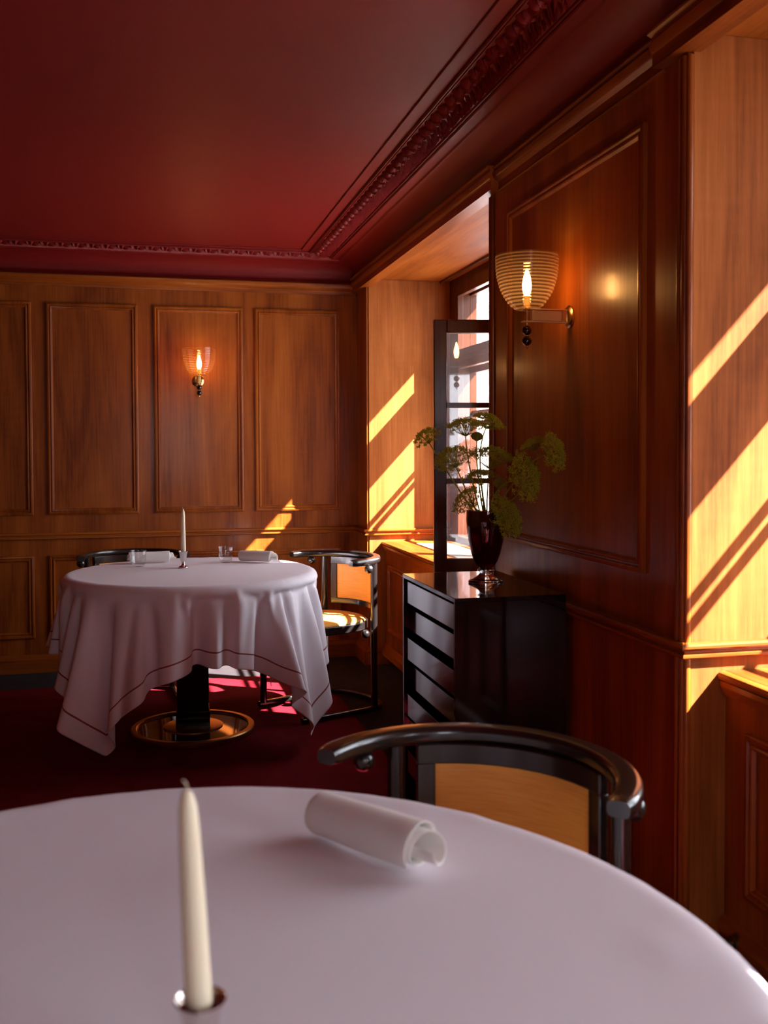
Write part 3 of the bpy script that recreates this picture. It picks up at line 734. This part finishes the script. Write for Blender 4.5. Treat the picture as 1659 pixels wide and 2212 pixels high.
def umbel(name, label, tip, nrm, rad, rays, cup, seed, bud=False, florets=26):
    R = random.Random(seed)
    root = Vector((vx + R.uniform(-.018, .018), vy + R.uniform(-.018, .018), vz + .10))
    tip = Vector(tip); nrm = Vector(nrm).normalized()
    base = tip - nrm * rad * (.75 if not bud else 1.2)
    mouth = Vector((vx + (base.x - vx) * .30, vy + (base.y - vy) * .30, vz + .245))
    mouth.x = max(vx - .045, min(vx + .045, mouth.x)); mouth.y = max(vy - .04, min(vy + .04, mouth.y))
    t = thing(name, label, 'flower', tuple(root), 0, 'green umbel flowers in the red vase')
    ctrl = base - nrm * min(.09, (base - mouth).length * .45)
    pts = []
    for k in range(13):
        s = k / 12
        if k <= 3: p = root.lerp(mouth, k / 3)
        else:
            s = (k - 3) / 9; p = mouth * (1 - s) ** 2 + (ctrl * 2 * s * (1 - s)) + base * s * s
        pts.append(p - root)
    obj('stem', M().tube(pts, [.0030 - .0010 * k / 12 for k in range(13)], 7), 'stem_green', t, smooth=60)
    u = nrm.orthogonal().normalized(); w = nrm.cross(u); m = M(); fl_ = M()
    if bud:
        c = base - root; h = rad * 1.5
        for k in range(26):
            a = 2 * PI * k / 26; rr = rad * R.uniform(.8, 1.0)
            ps = [c + (u * math.cos(a) + w * math.sin(a)) * (rr * math.sin(PI * min(.94, .08 + .9 * s))) + nrm * h * s for s in (0, .2, .45, .7, .92)]
            fl_.tube(ps, [.0012, .0026, .0034, .003, .001], 4)
        fl_.ball(tuple(c + nrm * h * .5), rad * .72, 10, 6)
        obj('flower_head', fl_, 'bud_green', t, smooth=60); return
    c = base - root
    for k in range(rays):
        q = math.sqrt((k + .5) / rays); a = k * 2.39996 + R.uniform(-.12, .12)
        dome = cup * (1 - q * q)
        e = c + (u * math.cos(a) + w * math.sin(a)) * rad * q * R.uniform(.93, 1.05) + nrm * (rad * (.75 - .25 * q * q) + dome * rad * .5 + R.uniform(-.05, .05) * rad)
        mid = c.lerp(e, .55) + (u * math.cos(a) + w * math.sin(a)) * rad * .16 * q
        m.tube([c, mid, e], [.0007, .0006, .0005], 3, cap=False)
        ur = rad * .17 + .0012
        for j in range(florets):
            v = Vector((R.gauss(0, 1), R.gauss(0, 1), R.gauss(0, 1))).normalized()
            if v.dot(nrm) < -.2: v = -v
            p = e + v * ur * R.uniform(.35, 1.15) - nrm * ur * .4
            m.tube([e - nrm * ur * .5, p], [.0004, .0003], 3, cap=False)
            s_ = R.uniform(.0013, .0025)
            b1 = v.orthogonal().normalized(); b2 = v.cross(b1)
            q0 = [p + b1 * s_, p + b2 * s_, p - b1 * s_, p - b2 * s_, p + v * s_ * .9, p - v * s_ * .5]
            fl_.add(q0, [(0, 1, 4), (1, 2, 4), (2, 3, 4), (3, 0, 4), (1, 0, 5), (2, 1, 5), (3, 2, 5), (0, 3, 5)])
    obj('ray', m, 'stem_green', t, smooth=60)['kind'] = 'stuff'
    obj('flower_head', fl_, 'bloom_green', t)['kind'] = 'stuff'
FL = [ # label, head centre, facing, radius, rays, dome
 ('leftmost small green umbel reaching over the open casement', (0.917, 3.200, 1.375), (-.55, -.35, .75), 0.0465, 32, .5),
 ('flat-topped green umbel at the top of the bunch', (1.045, 3.160, 1.418), (-.10, -.15, 1), 0.0644, 55, .35),
 ('tilted green umbel at the very top right of the bunch', (1.143, 3.180, 1.433), (.35, -.25, .9), 0.0545, 50, .3),
 ('brownish green umbel left of the bunch centre', (0.980, 3.100, 1.305), (-.45, -.45, .75), 0.0629, 55, .5),
 ('dark broad umbel at the heart of the bunch', (1.176, 3.260, 1.318), (.10, -.1, 1), 0.0820, 57, .35),
 ('upright cupped umbel beside the rightmost bloom', (1.217, 2.990, 1.354), (-.35, .1, .9), 0.0417, 42, .2),
 ('rightmost green umbel turned towards the room', (1.242, 2.850, 1.321), (.55, -.75, .25), 0.0602, 57, .35),
 ('large drooping umbel right of the bunch', (1.192, 2.960, 1.242), (.55, -.75, .25), 0.0807, 70, .4),
 ('lacy backlit umbel above the vase rim', (1.138, 3.280, 1.244), (-.1, .1, 1), 0.0597, 32, .3),
 ('low green umbel at the left of the vase rim', (1.051, 3.170, 1.163), (-.65, -.3, .6), 0.0575, 47, .5),
 ('low feathery umbel hanging over the right of the vase rim', (1.175, 3.080, 1.110), (.45, -.6, .35), 0.0746, 65, .4),
]
for i, (lab, P, n, r, rays, cup) in enumerate(FL):
    umbel('umbel_flower', lab, P, n, r, rays, cup, 40 + i)
umbel('umbel_flower', 'closed umbel bud just above the vase rim', (1.150, 3.100, 1.226), (0.12, -0.2, 1), 0.0247, 0, 0, 71, True)
umbel('umbel_flower', 'closed umbel bud under the topmost blooms', (1.082, 3.140, 1.380), (0, -0.2, 1), 0.0202, 0, 0, 72, True)

# ================================================================== WALL SCONCES
def make_sconce():
    t = bpy.data.objects.new('wall_sconce', None); COL.objects.link(t)
    # local frame: wall at y=0, lamp stands out towards -y; z=0 at the arm's axis
    L = .146
    obj('wall_plate', M().lathe([(0, 0), (.036, 0), (.036, .005), (.030, .010), (.012, .012), (0, .012)], 32, axis='y', cap=False).xf(Matrix.Scale(-1, 4, (0, 1, 0))), 'brass', t, smooth=40)
    for z in (-.0195, .0195): obj('arm_rod', M().box(-.011, .011, -L - .016, -.012, z - .0022, z + .0022), 'brass_arm', t, bevel=.001)
    obj('arm_bar', M().box(-.009, .009, -L + .014, -.030, -.0165, .0165), 'brass_arm', t, bevel=.002)
    obj('arm_socket', M().box(-.011, .011, -.030, -.012, -.0173, .0173), 'brass', t, bevel=.001)
    obj('rod', M().tube([(0, -L, z) for z in (-.094, -.03, .03, .045)], .0028, 10), 'brass', t, smooth=60)
    obj('cup', M().lathe([(0, .016), (.013, .016), (.016, .020), (.016, .026), (.011, .030), (0, .030)], 24, c=(0, -L, 0), cap=False), 'brass', t, smooth=40)
    for z in (-.047, -.080): obj('bead', M().ball((0, -L, z), .0155, 20, 14), 'black_bead', t, smooth=60)
    obj('finial', M().lathe([(.0045, -.097), (.0035, -.101), (.0008, -.106)], 10, c=(0, -L, 0)), 'brass', t, smooth=40)
    prof = []
    for k in range(121):
        s = k / 120; h = .018 + .170 * s
        r = .034 + .065 * (1 - (1 - s) ** 2.6) ** .8
        r += .0013 * math.sin(2 * PI * 17 * s); prof.append((r, h))
    prof = [(.001, .018)] + prof + [(prof[-1][0] - .003, .1885)]
    obj('glass_bowl', M().lathe(prof, 64, c=(0, -L, 0), cap=False), 'amber_glass', t, smooth=80)['label'] = 'ribbed amber glass bowl'
    obj('lamp_socket', M().lathe([(0, .030), (.010, .030), (.010, .062), (0, .062)], 16, c=(0, -L, 0), cap=False), 'brass', t, smooth=40)
    obj('bulb', M().lathe([(.001, .062), (.008, .064), (.0135, .082), (.0145, .096), (.011, .118), (.005, .138), (.0005, .147)], 20, c=(0, -L, 0), cap=False), 'bulb_glow', t, smooth=80)
    return t
s0 = make_sconce(); s1 = copy_tree(s0)
s0.location = (XR - .0035, 2.947, 1.749); s0.rotation_euler = (0, 0, -PI / 2); tag(s0, 'amber ribbed glass wall lamp on the pier between the windows', 'wall lamp', 'ribbed glass wall lamps')
s1.location = (.328, YB - .0035, 1.749); tag(s1, 'small-looking ribbed glass wall lamp on the back wall panel', 'wall lamp', 'ribbed glass wall lamps')

# ================================================================== TABLEWARE
def candlestick(loc, label, clabel, lean=(0, 0), h=1.0):
    t = thing('candlestick', label, 'candlestick', loc)
    obj('foot', M().lathe([(0, 0), (.0225, 0), (.0235, .002), (.0225, .005), (.017, .009), (.012, .011), (.009, .014), (.007, .019), (.0085, .0215), (.007, .024), (.009, .026)], 32), 'silver', t, smooth=50)
    obj('cup', M().lathe([(.002, .024), (.009, .026), (.0140, .032), (.0155, .045), (.0165, .062), (.0195, .074), (.0232, .080), (.0222, .0805), (.0180, .0745), (.0148, .060), (.0135, .045), (.001, .040)], 40, cap=False), 'silver', t, smooth=60)
    c = thing('candle', clabel, 'candle', (loc[0], loc[1], loc[2] + .0415)); c.rotation_euler = (lean[1], lean[0], 0)
    obj('taper', M().lathe([(r_, z_ * h) for r_, z_ in ((.0105, 0), (.0122, .010), (.0120, .06), (.0108, .14), (.0092, .205), (.0080, .226), (.0050, .238), (.0010, .242))], 28), 'wax', c, smooth=60)
    obj('wick', M().tube([(0, 0, .240 * h), (0, 0, .240 * h + .005), (-.001, 0, .240 * h + .008), (-.003, 0, .240 * h + .010)], .0009, 6), 'wick', c, smooth=60)
candlestick((.179, 4.830, ZT), 'small silver candlestick on the far table', 'cream taper candle on the far table')
candlestick((.044, .880, ZT), 'small silver candlestick in the foreground', 'cream taper candle in the foreground', (-.045, 0), .94)

def tumbler(loc, label):
    t = obj('tumbler', M().lathe([(.001, .0), (.022, .0), (.027, .003), (.031, .010), (.0345, .025), (.0360, .050), (.0385, .077), (.0375, .078), (.0345, .050), (.0328, .026), (.029, .013), (.024, .009), (.001, .008)], 40, cap=False), 'clear_glass', None, smooth=60, loc=loc)
    tag(t, label, 'glass', 'water glasses on the far table')
tumbler((-.030, 4.945, ZT), 'short clear tumbler in front of the left napkin')
tumbler((.394, 5.010, ZT), 'short clear tumbler between candle and right napkin')

def napkin(loc, rz, ln, r, seed, label, flap=.03):
    R = random.Random(seed); m = M(); rows = []
    turns = 2.2; n = 64; off = -PI / 2 - .3 - turns * 2 * PI; nl = 14
    for i in range(nl + 1):
        s = i / nl; row = []
        sk = .010 * math.sin(s * 4 + seed)
        for j in range(n + 1):
            q = j / n; a = q * turns * 2 * PI + .3 * math.sin(3 * s + seed)
            rr = r * (.42 + .58 * q) * (1 + .02 * math.sin(5 * s + 3 * q + seed))
            if s > .8: rr *= 1 + .05 * (s - .8) / .2
            x = (s - .5) * ln + (.012 * (1 - q) * (1 if s > .5 else -1) * (2 * abs(s - .5)) ** 3)
            if s > .6: x += flap * (1 - q) ** 2 * ((s - .6) / .4) ** 2
            yy, zz = rr * math.cos(a + off), rr * .94 * math.sin(a + off)
            row.append((x + .006 * math.sin(q * 9) * (1 if s > .5 else -1) * (2 * abs(s - .5)) ** 4, yy, zz))
        rows.append(row)
    m.grid(rows)
    zmin = min(v[2] for v in m.v)
    o = obj('napkin', m, 'napkin_linen', None, smooth=70, loc=(loc[0], loc[1], ZT - zmin + .0015), rot=(0, 0, rz))
    so_ = o.modifiers.new('thick', 'SOLIDIFY'); so_.thickness = .0022; so_.offset = 0
    sb = o.modifiers.new('sub', 'SUBSURF'); sb.levels = 1; sb.render_levels = 1
    tag(o, label, 'napkin', 'rolled white napkins')
napkin((.303, 1.345, ZT), -.96, .180, .036, 2, 'rolled white linen napkin on the foreground table')
napkin((.020, 5.075, ZT), .10, .185, .030, 5, 'rolled white napkin behind the left tumbler on the far table')
napkin((.545, 4.985, ZT), -.62, .165, .031, 9, 'rolled white napkin at the right of the far table')
